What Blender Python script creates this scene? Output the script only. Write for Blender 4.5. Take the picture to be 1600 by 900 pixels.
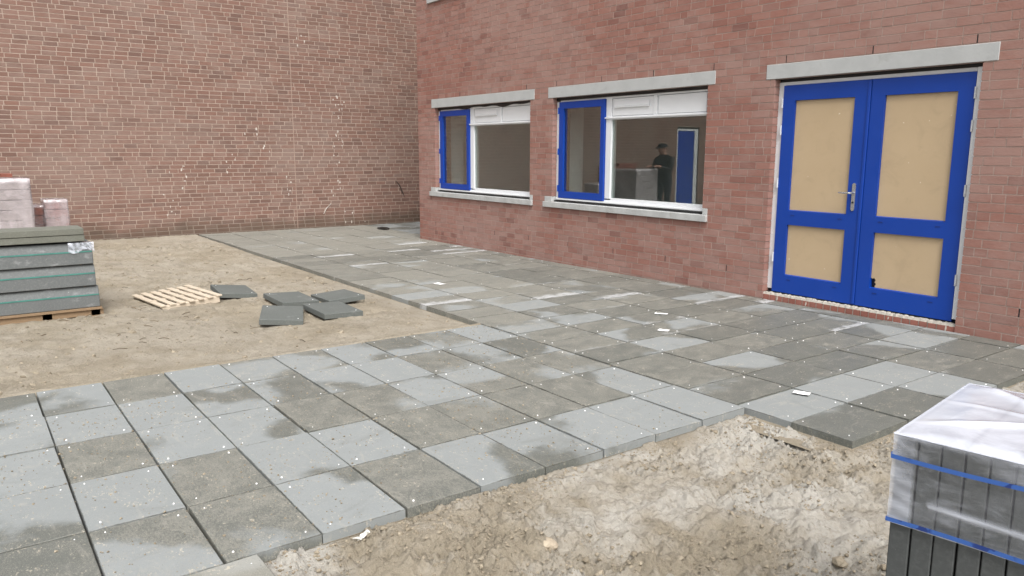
import bpy, bmesh, math, random
import numpy as np
from mathutils import Vector, Matrix, Euler

random.seed(7); rng = np.random.default_rng(7)
scene = bpy.context.scene
for o in list(bpy.data.objects): bpy.data.objects.remove(o)
C = scene.collection
R = math.radians

# ------------------------------------------------------------------ camera
cam_data = bpy.data.cameras.new('camera'); cam = bpy.data.objects.new('camera', cam_data); C.objects.link(cam)
CAM = Vector((2.9116, -1.1197, 1.5713))
rt = Vector((0.585816, 0.810444, -0.000347)); up = Vector((-0.137842, 0.100059, 0.985387)); bk = Vector((0.798636, -0.577208, 0.170329))
cam.matrix_world = Matrix(((rt.x, up.x, bk.x, CAM.x), (rt.y, up.y, bk.y, CAM.y), (rt.z, up.z, bk.z, CAM.z), (0, 0, 0, 1)))
cam_data.sensor_width = 36; cam_data.lens = 27.051; cam_data.clip_start = 0.05; cam_data.clip_end = 500
scene.camera = cam

# ------------------------------------------------------------------ world / sun (overcast day)
SUN_EL, SUN_AZ = 54, 112          # azimuth clockwise from +Y
w = bpy.data.worlds.new('World'); scene.world = w; w.use_nodes = True
nt = w.node_tree; nt.nodes.clear()
sky = nt.nodes.new('ShaderNodeTexSky'); sky.sky_type = 'NISHITA'; sky.sun_disc = False
sky.sun_elevation = R(SUN_EL); sky.sun_rotation = R(SUN_AZ); sky.air_density = 1.0; sky.dust_density = 6.0; sky.ozone_density = 1.0
hs = nt.nodes.new('ShaderNodeHueSaturation'); hs.inputs['Saturation'].default_value = 0.2
bg = nt.nodes.new('ShaderNodeBackground'); bg.inputs['Strength'].default_value = 0.15
wo = nt.nodes.new('ShaderNodeOutputWorld')
nt.links.new(sky.outputs[0], hs.inputs['Color']); nt.links.new(hs.outputs[0], bg.inputs[0]); nt.links.new(bg.outputs[0], wo.inputs[0])
sd = bpy.data.lights.new('sun', 'SUN'); sd.energy = 1.35; sd.angle = R(26); sd.color = (1, .965, .92)
sun = bpy.data.objects.new('sun', sd); C.objects.link(sun)
az, el = R(SUN_AZ), R(SUN_EL)
sdir = Vector((math.sin(az)*math.cos(el), math.cos(az)*math.cos(el), math.sin(el)))
sun.rotation_euler = (-sdir).to_track_quat('-Z', 'Y').to_euler(); sun.location = sdir*30
vs = scene.view_settings; vs.view_transform = 'Standard'; vs.look = 'None'; vs.gamma = 1; vs.use_curve_mapping = False
vs.exposure = 0.58
scene.cycles.max_bounces = 8; scene.cycles.transparent_max_bounces = 24

# ------------------------------------------------------------------ node helper
class NT:
    def __init__(s, name):
        s.m = bpy.data.materials.new(name); s.m.use_nodes = True; s.t = s.m.node_tree; s.t.nodes.clear()
        s.out = s.n('OutputMaterial'); s.b = s.n('BsdfPrincipled'); s.l(s.b.outputs[0], s.out.inputs[0])
    def n(s, k, **kw):
        nd = s.t.nodes.new('ShaderNode'+k)
        for a, v in kw.items(): setattr(nd, a, v)
        return nd
    def l(s, a, b): s.t.links.new(a, b)
    def put(s, sock, v):
        if hasattr(v, 'is_linked') or hasattr(v, 'links'): s.l(v, sock)
        elif isinstance(v, (tuple, list)) and len(v) == 3 and sock.type == 'RGBA': sock.default_value = (*v, 1)
        else: sock.default_value = v
    def coord(s, which='Object'): return s.n('TexCoord').outputs[which]
    def pos(s): return s.n('NewGeometry').outputs['Position']
    def noise(s, vec, scale, detail=4, rough=.55, dist=0, out='Fac'):
        nd = s.n('TexNoise'); s.l(vec, nd.inputs['Vector']); nd.inputs['Scale'].default_value = scale
        nd.inputs['Detail'].default_value = detail; nd.inputs['Roughness'].default_value = rough; nd.inputs['Distortion'].default_value = dist
        return nd.outputs[out]
    def ramp(s, f, a, b, lo=0., hi=1.):
        nd = s.n('MapRange'); nd.interpolation_type = 'SMOOTHSTEP'; s.put(nd.inputs[0], f)
        for i, v in ((1, a), (2, b), (3, lo), (4, hi)): s.put(nd.inputs[i], v)
        return nd.outputs[0]
    def mix(s, f, a, b, kind='MIX'):
        nd = s.n('MixRGB', blend_type=kind); s.put(nd.inputs[0], f); s.put(nd.inputs[1], a); s.put(nd.inputs[2], b); return nd.outputs[0]
    def math(s, op, a, b=0., c=0.):
        nd = s.n('Math', operation=op); s.put(nd.inputs[0], a); s.put(nd.inputs[1], b); s.put(nd.inputs[2], c); return nd.outputs[0]
    def vmul(s, v, xyz):
        nd = s.n('VectorMath', operation='MULTIPLY'); s.put(nd.inputs[0], v); nd.inputs[1].default_value = xyz; return nd.outputs[0]
    def vadd(s, v, u):
        nd = s.n('VectorMath', operation='ADD'); s.put(nd.inputs[0], v); s.put(nd.inputs[1], u); return nd.outputs[0]
    def sep(s, v):
        nd = s.n('SeparateXYZ'); s.l(v, nd.inputs[0]); return nd.outputs
    def rnd(s):
        a = s.n('ObjectInfo').outputs['Random']; b = s.n('NewGeometry').outputs['Random Per Island']
        return s.math('FRACT', s.math('ADD', a, s.math('MULTIPLY', b, 7.31)))
    def orand(s): return s.n('ObjectInfo').outputs['Random']
    def prop(s, name):
        nd = s.n('Attribute'); nd.attribute_type = 'OBJECT'; nd.attribute_name = name; return nd.outputs['Fac']
    def attr(s, name):
        nd = s.n('Attribute'); nd.attribute_name = name; return nd.outputs['Fac']
    def cramp(s, f, stops):
        nd = s.n('ValToRGB'); s.put(nd.inputs[0], f); e = nd.color_ramp.elements
        while len(e) < len(stops): e.new(.5)
        for q, (p, c) in zip(e, stops): q.position = p; q.color = (*c, 1)
        return nd.outputs[0]
    def bump(s, h, strength=.3, dist=.01):
        nd = s.n('Bump'); nd.inputs['Strength'].default_value = strength; nd.inputs['Distance'].default_value = dist
        s.l(h, nd.inputs['Height']); s.l(nd.outputs[0], s.b.inputs['Normal'])
    def schlick(s, k):
        g_ = s.n('NewGeometry'); d = s.n('VectorMath', operation='DOT_PRODUCT'); s.l(g_.outputs['Incoming'], d.inputs[0]); s.l(g_.outputs['Normal'], d.inputs[1])
        c_ = s.math('SUBTRACT', 1., s.math('ABSOLUTE', d.outputs['Value'])); f_ = s.math('ADD', .045, s.math('MULTIPLY', .955, s.math('POWER', c_, 5.)))
        return s.math('MINIMUM', s.math('MULTIPLY', f_, k), 1.)
    def base(s, c): s.put(s.b.inputs['Base Color'], c)
    def rough(s, v): s.put(s.b.inputs['Roughness'], v)
    def spec(s, v): s.put(s.b.inputs['Specular IOR Level'], v)

M = {}
def brick_mat(name, stops, film, film_lo, film_hi, film_amt, damp=None):
    t = NT(name); p = t.pos(); r = t.rnd()
    c = t.cramp(r, stops)
    # burnt patches in a brick face
    f = t.noise(p, 14, 5, .65); c = t.mix(t.ramp(f, .45, .75, 0, .35), c, tuple(x*.62 for x in stops[1][1]))
    fine = t.noise(p, 120, 3, .7); c = t.mix(t.ramp(fine, .3, .75, 0, .3), c, tuple(min(1, x*1.35) for x in stops[-1][1]))
    # lime bloom left by cleaning: streaky film over everything
    big = t.noise(t.vmul(p, (1, 1, 1.7)), .55, 4, .6); mid = t.noise(t.vmul(p, (1, 1, 2.2)), 3.2, 5, .7, .6)
    fl = t.math('ADD', t.math('MULTIPLY', big, .62), t.math('MULTIPLY', mid, .5))
    fl = t.math('ADD', fl, t.math('MULTIPLY', t.math('SUBTRACT', t.n('NewGeometry').outputs['Random Per Island'], .5), .15))
    c = t.mix(t.ramp(fl, film_lo, film_hi, film_amt*.25, film_amt), c, film)
    sp = t.noise(p, 42, 2, .5); c = t.mix(t.ramp(sp, .76, .8, 0, .6), c, (.55, .5, .46))
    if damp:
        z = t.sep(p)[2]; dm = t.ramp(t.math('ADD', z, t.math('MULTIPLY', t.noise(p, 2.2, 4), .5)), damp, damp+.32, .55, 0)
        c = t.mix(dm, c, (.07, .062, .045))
    t.base(c); t.rough(.88); t.spec(.25)
    t.bump(t.noise(p, 75, 5, .7), .45, .006); M[name] = t.m
    return t.m
brick_mat('facade_brick', [(0, (0.157, 0.061, 0.048)), (.12, (0.237, 0.094, 0.070)), (.5, (0.282, 0.119, 0.089)), (.85, (0.313, 0.140, 0.107)), (1, (0.217, 0.114, 0.094))],
          (0.359, 0.237, 0.207), .43, .72, .76)
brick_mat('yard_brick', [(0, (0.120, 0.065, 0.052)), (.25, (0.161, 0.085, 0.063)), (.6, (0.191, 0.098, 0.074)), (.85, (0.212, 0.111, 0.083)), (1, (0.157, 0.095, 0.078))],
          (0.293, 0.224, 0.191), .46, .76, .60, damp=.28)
brick_mat('soldier_brick', [(0, (0.218, 0.077, 0.057)), (.3, (0.265, 0.094, 0.068)), (.6, (0.299, 0.110, 0.083)), (.9, (0.253, 0.099, 0.077)), (1, (0.322, 0.121, 0.088))],
          (0.414, 0.275, 0.242), .6, .85, .5)
def mortar(name, c1, c2, damp=None):
    t = NT(name); p = t.pos()
    c = t.mix(t.noise(p, 1.3, 4), c1, c2); c = t.mix(t.ramp(t.noise(p, 60, 3), .3, .7, 0, .35), c, tuple(x*.7 for x in c1))
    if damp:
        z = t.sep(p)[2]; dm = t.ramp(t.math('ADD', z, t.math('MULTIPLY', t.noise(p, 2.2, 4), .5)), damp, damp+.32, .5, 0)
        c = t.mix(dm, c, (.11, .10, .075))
    t.base(c); t.rough(.95); t.spec(.1); t.bump(t.noise(p, 180, 3), .4, .004); M[name] = t.m
mortar('facade_mortar', (0.391, 0.289, 0.249), (0.451, 0.351, 0.307))
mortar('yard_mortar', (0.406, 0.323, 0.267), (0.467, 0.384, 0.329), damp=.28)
mortar('grey_mortar', (.42, .39, .34), (.50, .47, .42))

def simple(name, col, rough=.5, var=.12, scale=8, bump=0, spec=.5, coat=0, dirt=None, dirt_lo=.55):
    t = NT(name); p = t.coord('Object'); n = t.noise(p, scale, 5, .6)
    c = t.mix(t.ramp(n, .25, .75, 0, 1), tuple(x*(1-var) for x in col), tuple(min(1, x*(1+var)) for x in col))
    if dirt:
        d = t.noise(t.pos(), 6, 6, .7, .5); c = t.mix(t.ramp(d, dirt_lo, dirt_lo+.2, 0, .7), c, dirt)
    t.base(c); t.rough(t.ramp(t.noise(p, scale*2.3, 3), .2, .8, max(0, rough-.1), min(1, rough+.1))); t.spec(spec)
    if bump: t.bump(t.noise(p, scale*9, 4), bump, .004)
    M[name] = t.m; return t
simple('lintel_concrete', (.44, .453, .452), .85, .06, 5, .25, .3, dirt=(.34, .345, .335), dirt_lo=.56)
simple('sill_concrete', (.45, .46, .455), .85, .12, 6, .25, .3, dirt=(.33, .32, .30), dirt_lo=.52)
simple('white_paint', (.74, .76, .78), .38, .02, 6, 0, .45, dirt=(.62, .63, .63), dirt_lo=.66)
simple('blue_paint', (.003, .048, .335), .40, .05, 2, 0, .45, dirt=(.02, .07, .33), dirt_lo=.60)
simple('blue_screw', (.004, .03, .20), .4, .1)
simple('black_foil', (.012, .012, .014), .45, .2, 9, .2)
simple('steel', (.55, .56, .58), .28, .05, 9, 0, .6); M['steel'].node_tree.nodes['Principled BSDF'].inputs['Metallic'].default_value = .85
simple('galvanised', (.60, .62, .64), .4, .1, 20); 
simple('room_plaster', (.42, .44, .44), .9, .05, 2)
simple('room_dark', (.10, .10, .10), .9, .1, 2)
simple('room_white', (.72, .74, .74), .85, .04, 2)
simple('roof_edge', (.35, .35, .35), .6)
simple('paper', (.86, .86, .86), .7, .02)
simple('plastic_scrap', (.78, .77, .72), .4, .08, 20)
simple('charred_wood', (.025, .020, .016), .8, .3, 20, .4)
simple('stone', (.40, .34, .26), .9, .2, 20, .6, .2)
simple('foam', (.92, .92, .92), .6, .02)
simple('teal_strap', (.06, .215, .185), .4, .12, 12)
simple('skin_part', (.45, .25, .18), .6)
simple('cap_black', (.012, .012, .014), .8, .2)
simple('splash', (.55, .50, .45), .9, .1)
simple('sealant', (.36, .27, .22), .8, .1)
t = NT('hardboard'); p = t.coord('Object'); c = t.mix(t.noise(p, 2.2, 5, .6), (.465, .345, .210), (.54, .415, .265))
c = t.mix(t.ramp(t.noise(p, 4, 5, .7, .8), .48, .72, 0, .6), c, (.43, .325, .205))
c = t.mix(t.ramp(t.noise(p, 26, 2, .5), .765, .79), c, (.75, .68, .55)); t.base(c); t.rough(.62); t.bump(t.noise(p, 160, 3), .12, .002); M['hardboard'] = t.m
# glass: two reflecting panes, clear otherwise
t = NT('window_glass'); t.t.nodes.remove(t.b)
g = t.n('BsdfGlossy'); g.inputs['Roughness'].default_value = .004; g.inputs['Color'].default_value = (.95, .97, .96, 1)
tr = t.n('BsdfTransparent'); tr.inputs['Color'].default_value = (.86, .9, .88, 1)
mx = t.n('MixShader')
t.l(t.schlick(2.6), mx.inputs[0]); t.l(tr.outputs[0], mx.inputs[1]); t.l(g.outputs[0], mx.inputs[2])
t.l(mx.outputs[0], t.out.inputs[0]); M['window_glass'] = t.m

# paving: every tile carries how wet, sandy and chalky it is
t = NT('paving'); o = t.coord('Object'); r = t.orand(); wet = t.prop('wet'); sandy = t.prop('sandy'); chalk = t.prop('chalk')
off = t.n('CombineXYZ'); t.l(t.math('MULTIPLY', r, 91.7), off.inputs[0]); t.l(t.math('MULTIPLY', r, 37.1), off.inputs[1]); t.l(t.math('MULTIPLY', r, 13.3), off.inputs[2])
q = t.vadd(o, off.outputs[0]); P = t.pos(); sx = t.sep(o)
fine = t.noise(q, 95, 4, .7); grain = t.noise(q, 260, 2, .6); mid = t.noise(q, 9, 5, .65)
dry = t.mix(mid, (.220, .237, .237), (.272, .290, .290)); dry = t.mix(t.ramp(r, 0, 1, 0, .35), dry, (.215, .230, .228))
dry = t.mix(t.ramp(fine, .55, .8, 0, .35), dry, (.42, .43, .42))
dmp = t.mix(mid, (.102, .111, .102), (.146, .154, .140)); dmp = t.mix(t.ramp(fine, .35, .7, 0, .35), dmp, (.10, .107, .094))
edge = t.math('ADD', t.math('MULTIPLY', t.math('SUBTRACT', t.noise(q, 1.25, 1.5, .4, .2), .5), 2.7), .5)
wm = t.math('ADD', t.math('ADD', edge, t.math('MULTIPLY', t.math('SUBTRACT', t.noise(P, 1.15, 3, .55, .5), .5), .75)), t.math('MULTIPLY', t.math('SUBTRACT', t.noise(q, 13, 5, .7), .5), .30))
wetm = t.ramp(t.math('ADD', wm, t.math('SUBTRACT', wet, .55)), .40, .60)
c = t.mix(wetm, dry, dmp)
# sand brushed over: streaky, thicker on damp tiles
st = t.noise(t.vmul(q, (1, 2.0, 1)), 70, 5, .75); st2 = t.noise(q, 7, 4, .65)
sm = t.math('ADD', t.math('MULTIPLY', st, .75), t.math('MULTIPLY', st2, .32))
thr = t.math('SUBTRACT', .70, t.math('MULTIPLY', sandy, .42))
thr = t.math('SUBTRACT', thr, t.math('MULTIPLY', wetm, .075))
sandm = t.ramp(t.math('SUBTRACT', sm, thr), -.05, .12, 0, .50)
c = t.mix(sandm, c, t.mix(grain, (.250, .240, .205), (.40, .385, .335)))
gr = t.ramp(t.math('ADD', grain, t.math('MULTIPLY', wetm, .03)), .66, .72, 0, .7); c = t.mix(gr, c, (.50, .46, .38))
sw = t.noise(t.vmul(q, (1, 2.6, 1)), 3.2, 5, .7, 1.4); c = t.mix(t.ramp(sw, .54, .72, 0, .38), c, (.37, .355, .31))
sw2 = t.noise(t.vmul(q, (2.2, 1, 1)), 2.4, 5, .65, 1.0); c = t.mix(t.ramp(sw2, .56, .70, 0, .30), c, (.165, .170, .158))
fl = t.math('MULTIPLY', t.ramp(t.noise(q, 11, 3, .6), .5, .66), t.ramp(t.noise(t.vmul(q, (1, 1.8, 1)), 48, 3, .65), .57, .63)); c = t.mix(t.math('MULTIPLY', fl, .75), c, (.47, .43, .345))
gr2 = t.ramp(t.noise(q, 130, 2, .5), .27, .31, .45, 0); c = t.mix(gr2, c, (.07, .065, .055))
# lime film first, then the darkened rims
# chalk: white lime film against one long edge
ed = t.math('ADD', sx[1], t.math('MULTIPLY', t.math('SUBTRACT', t.noise(q, 5, 4, .6, 1.), .5), .34))
cm = t.ramp(ed, t.math('SUBTRACT', .20, t.math('MULTIPLY', chalk, .17)), t.math('SUBTRACT', .215, t.math('MULTIPLY', chalk, .10)), 0, 1)
cm = t.math('MULTIPLY', cm, t.ramp(t.noise(t.vmul(q, (1, 3, 1)), 9, 4, .7, .6), .34, .52, .15, 1)); cm = t.math('MULTIPLY', cm, t.math('MINIMUM', t.math('MULTIPLY', chalk, 1.6), 1.))
c = t.mix(t.math('MULTIPLY', cm, .62), c, (.60, .62, .64))
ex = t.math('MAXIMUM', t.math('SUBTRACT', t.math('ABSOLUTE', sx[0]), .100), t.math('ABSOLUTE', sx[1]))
em = t.math('MULTIPLY', t.ramp(t.math('ADD', ex, t.math('MULTIPLY', t.noise(q, 40, 3), .006)), .1945, .1985, 0, .8), t.math('GREATER_THAN', sx[2], -.0045))  # rim darkened: joint dirt plus painted shade so gaps read as lines
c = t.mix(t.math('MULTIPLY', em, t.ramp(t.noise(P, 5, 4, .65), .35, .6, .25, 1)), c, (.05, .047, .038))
t.base(c); t.rough(t.math('ADD', t.math('SUBTRACT', .82, t.math('MULTIPLY', wetm, .36)), t.math('MULTIPLY', sandm, .3))); t.spec(.42)
h = t.math('ADD', t.math('MULTIPLY', fine, .6), t.math('MULTIPLY', sandm, .8)); t.bump(h, .35, .003); M['paving'] = t.m

# slab in packs
def slabmat(name, a, b, bloom):
    t = NT(name); o = t.coord('Object'); P = t.pos()
    c = t.mix(t.noise(P, 3.5, 5, .6), a, b); c = t.mix(t.ramp(t.noise(P, 70, 3), .4, .8, 0, .3), c, tuple(x*1.6 for x in b))
    c = t.mix(t.ramp(t.noise(t.vmul(P, (1, 1, 2)), 6, 5, .7), .56, .74, 0, bloom), c, (.40, .41, .42))
    c = t.mix(t.ramp(t.noise(P, 48, 2), .77, .80, 0, .8), c, (.5, .5, .48))
    t.base(c); t.rough(.78); t.spec(.3); t.bump(t.noise(P, 130, 4), .3, .003); M[name] = t.m
slabmat('pack_slab', (.060, .066, .066), (.085, .090, .090), .25)
slabmat('kerb_concrete', (.115, .125, .126), (.155, .165, .165), .45)
slabmat('top_slab', (.125, .130, .108), (.170, .174, .148), .3)
slabmat('loose_slab', (.098, .108, .102), (.132, .142, .134), .25)

t = NT('sand'); P = t.pos(); big = t.noise(P, .55, 4, .6); md = t.noise(P, 2.6, 5, .65, .3); fi = t.noise(P, 30, 5, .7); gg = t.noise(P, 220, 3, .7)
c = t.mix(t.ramp(md, .3, .7), (.248, .213, .156), (.320, .278, .211))
pale = t.prop('pale')
c = t.mix(t.math('MULTIPLY', pale, t.ramp(t.math('ADD', big, t.math('MULTIPLY', md, .45)), .62, .84, 0, .95)), c, (.46, .445, .41))
fs2 = t.noise(t.vmul(P, (.6, 1.5, 1)), 11, 6, .75, 1.2); c = t.mix(t.ramp(fs2, .53, .68, 0, .55), c, (.150, .128, .094))
c = t.mix(t.ramp(fs2, .30, .42, .35, 0), c, (.40, .365, .30))
c = t.mix(t.ramp(fi, .55, .72, 0, .5), c, (.125, .108, .082)); c = t.mix(t.ramp(gg, .3, .75, 0, .4), c, (.42, .38, .315))
c = t.mix(t.ramp(t.noise(P, 1.1, 5, .7, .6), .56, .68, 0, .35), c, (.155, .133, .10))
t.base(c); t.rough(.97); t.spec(.12); hh = t.math('ADD', t.math('MULTIPLY', fi, 1.), t.math('MULTIPLY', gg, .35)); t.bump(hh, 1., .02); M['sand'] = t.m
t = NT('clod'); P = t.pos(); c = t.mix(t.rnd(), (.222, .188, .138), (.35, .305, .233)); c = t.mix(t.ramp(t.noise(P, 60, 3), .4, .7, 0, .5), c, (.24, .21, .16)); t.base(c); t.rough(.97); t.spec(.1)
t.bump(t.noise(P, 220, 3), .6, .004); M['clod'] = t.m
t = NT('twig'); t.base(t.mix(t.rnd(), (.05, .035, .022), (.20, .145, .085))); t.rough(.9); M['twig'] = t.m
def wood(name, a, b, k):
    t = NT(name); o = t.coord('Object'); c = t.mix(t.noise(t.vmul(o, (1.5, 14, 14)), 3, 6, .7, .8), a, b)
    c = t.mix(t.ramp(t.noise(o, 9, 4), .55, .75, 0, .5), c, k); t.base(c); t.rough(.8); t.bump(t.noise(t.vmul(o, (2, 30, 30)), 4, 4), .3, .003); M[name] = t.m
wood('pallet_wood', (.44, .365, .275), (.62, .545, .44), (.33, .26, .18))
wood('old_pallet_wood', (.20, .13, .075), (.30, .21, .125), (.12, .085, .055))
# stretch film: mostly clear, milkier along folds and over the top
def film(name, tint):
    t = NT(name); P = t.pos(); milk = t.attr('milk')
    st = t.noise(t.vmul(t.coord('Object'), (3, 3, 16)), 2.2, 5, .7, 1.2); bl = t.noise(t.coord('Object'), 9, 4, .65, .5)
    f = t.math('ADD', t.math('MULTIPLY', t.ramp(st, .46, .68), .42), t.math('MULTIPLY', t.ramp(bl, .45, .72), .28))
    f = t.math('MINIMUM', t.math('ADD', t.math('MULTIPLY', f, .26), milk), .97)
    t.base(tint); t.rough(.22); t.spec(.6)
    tr = t.n('BsdfTransparent'); mx = t.n('MixShader'); t.l(f, mx.inputs[0]); t.l(tr.outputs[0], mx.inputs[1]); t.l(t.b.outputs[0], mx.inputs[2])
    gl = t.n('BsdfGlossy'); gl.inputs['Roughness'].default_value = .12
    m2 = t.n('MixShader'); t.l(t.schlick(.9), m2.inputs[0]); t.l(mx.outputs[0], m2.inputs[1]); t.l(gl.outputs[0], m2.inputs[2]); t.l(m2.outputs[0], t.out.inputs[0])
    bn = t.n('Bump'); bn.inputs['Strength'].default_value = .25; bn.inputs['Distance'].default_value = .006; t.l(st, bn.inputs['Height']); t.l(bn.outputs[0], t.b.inputs['Normal']); t.l(bn.outputs[0], gl.inputs['Normal'])
    M[name] = t.m
film('stretch_film', (.70, .745, .84)); film('pink_film', (.66, .60, .62))
t = NT('blue_tape'); o = t.coord('Object'); pr = t.noise(t.vmul(o, (1, 1, 1)), 34, 1); b2 = t.noise(o, 5, 2)
c = t.mix(t.math('MULTIPLY', t.ramp(pr, .54, .58), t.ramp(b2, .48, .52)), (.040, .115, .38), (.014, .04, .19)); t.base(c); t.rough(.35); M['blue_tape'] = t.m
t = NT('label_print'); o = t.coord('Object'); n = t.noise(t.vmul(o, (1, 3, 1)), 60, 1); t.base(t.mix(t.ramp(n, .62, .66, 0, .7), (.85, .85, .86), (.15, .15, .2))); t.rough(.5); M['label_print'] = t.m
simple('brick_pack', (.24, .085, .06), .9, .3, 12, .4)
simple('pink_pack', (.34, .22, .215), .9, .2, 9, .4)
simple('grey_pack', (.30, .27, .27), .9, .2, 9, .4)

# ------------------------------------------------------------------ mesh helpers
def link(name, me, mat=None, parent=None):
    ob = bpy.data.objects.new(name, me); C.objects.link(ob)
    if mat is not None and not me.materials: me.materials.append(M[mat] if isinstance(mat, str) else mat)
    if parent is not None: ob.parent = parent
    return ob
def mesh(name, v, f, smooth=False):
    me = bpy.data.meshes.new(name); me.from_pydata([tuple(x) for x in v], [], f); me.update()
    if smooth: me.shade_smooth()
    return me
BF = [(0, 3, 2, 1), (4, 5, 6, 7), (0, 1, 5, 4), (1, 2, 6, 5), (2, 3, 7, 6), (3, 0, 4, 7)]
class MB:
    def __init__(s): s.v = []; s.f = []
    def box(s, x0, x1, y0, y1, z0, z1, skip=()):
        b = len(s.v); s.v += [(x0, y0, z0), (x1, y0, z0), (x1, y1, z0), (x0, y1, z0), (x0, y0, z1), (x1, y0, z1), (x1, y1, z1), (x0, y1, z1)]
        s.f += [tuple(b+i for i in q) for k, q in enumerate(BF) if k not in skip]; return s
    def tube(s, pts, r, n=8, cap=True):
        pts = [Vector(p) for p in pts]; b = len(s.v); rr = r if isinstance(r, (list, tuple)) else [r]*len(pts)
        for i, p in enumerate(pts):
            d = (pts[min(i+1, len(pts)-1)]-pts[max(i-1, 0)]).normalized(); a = d.orthogonal().normalized(); e = d.cross(a)
            for k in range(n):
                th = 2*math.pi*k/n; s.v.append(tuple(p+a*math.cos(th)*rr[i]+e*math.sin(th)*rr[i]))
        for i in range(len(pts)-1):
            for k in range(n): s.f.append((b+i*n+k, b+i*n+(k+1) % n, b+(i+1)*n+(k+1) % n, b+(i+1)*n+k))
        if cap: s.f.append(tuple(b+k for k in reversed(range(n)))); s.f.append(tuple(b+(len(pts)-1)*n+k for k in range(n)))
        return s
    def prism(s, outline, axis, a, b):      # outline: 2-D polygon; extruded along axis from a to b
        n = len(outline); k = len(s.v)
        for t_ in (a, b):
            for (u, w_) in outline: s.v.append({'x': (t_, u, w_), 'y': (u, t_, w_), 'z': (u, w_, t_)}[axis])
        s.f.append(tuple(k+i for i in range(n))); s.f.append(tuple(k+n+i for i in reversed(range(n))))
        for i in range(n): s.f.append((k+i, k+(i+1) % n, k+n+(i+1) % n, k+n+i)[::-1])
        return s
    def build(s, name, mat, parent=None, bevel=0, smooth=False):
        me = mesh(name, s.v, s.f); 
        bm = bmesh.new(); bm.from_mesh(me)
        bmesh.ops.recalc_face_normals(bm, faces=bm.faces)
        if bevel: bmesh.ops.bevel(bm, geom=list(bm.edges), offset=bevel, segments=1, affect='EDGES', clamp_overlap=True)
        bm.to_mesh(me); bm.free()
        if smooth: me.shade_smooth()
        return link(name, me, mat, parent)
def empty(name, loc=(0, 0, 0), rot=(0, 0, 0)):
    o = bpy.data.objects.new(name, None); C.objects.link(o); o.location = loc; o.rotation_euler = rot; return o
def tag(o, label, cat, group=None):
    o['label'] = label; o['category'] = cat
    if group: o['group'] = group
    return o
def structure(o, label=None):
    o['kind'] = 'structure'
    if label: o['label'] = label
    return o
def stuff(o, label=None, cat=None):
    o['kind'] = 'stuff'
    if label: o['label'] = label
    if cat: o['category'] = cat
    return o

# ---- numpy noise for terrain
def vnoise(x, y, seed):
    xi = np.floor(x).astype(np.int64); yi = np.floor(y).astype(np.int64); fx = x-xi; fy = y-yi
    fx = fx*fx*(3-2*fx); fy = fy*fy*(3-2*fy)
    def h(a, b):
        n = (a*374761393+b*668265263+seed*1442695041) & 0xffffffff; n = ((n ^ (n >> 13))*1274126177) & 0xffffffff
        return ((n ^ (n >> 16)) & 0xffff)/65535.0
    return (h(xi, yi)*(1-fx)+h(xi+1, yi)*fx)*(1-fy)+(h(xi, yi+1)*(1-fx)+h(xi+1, yi+1)*fx)*fy
def fbm(x, y, s, seed=0, o=4, g=.5):
    a, t_, n = 1., 0., 0.; x = x*s; y = y*s
    for i in range(o):
        t_ = t_+a*(vnoise(x, y, seed+i)*2-1); n += a; a *= g; x, y = x*2.03+11.3, y*2.03+5.7
    return t_/n
def ridged(x, y, s, seed=0, o=3): return 1-2*np.abs(fbm(x, y, s, seed, o))
def sstep(a, b, x): t_ = np.clip((x-a)/(b-a), 0, 1); return t_*t_*(3-2*t_)
def grid_mesh(name, x0, x1, y0, y1, step, fn):
    nx = int(round((x1-x0)/step))+1; ny = int(round((y1-y0)/step))+1
    X, Y = np.meshgrid(np.linspace(x0, x1, nx), np.linspace(y0, y1, ny)); Z = fn(X, Y)
    co = np.stack([X, Y, Z], -1).reshape(-1, 3).astype(np.float32)
    i = (np.arange(ny-1)[:, None]*nx+np.arange(nx-1)[None]).ravel(); q = np.stack([i, i+1, i+nx+1, i+nx], -1).astype(np.int32)
    me = bpy.data.meshes.new(name); me.vertices.add(len(co)); me.vertices.foreach_set('co', co.ravel())
    me.loops.add(q.size); me.loops.foreach_set('vertex_index', q.ravel()); me.polygons.add(len(q)); me.polygons.foreach_set('loop_start', np.arange(0, q.size, 4, dtype=np.int32))
    me.update(calc_edges=True); me.shade_smooth(); return me

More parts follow.
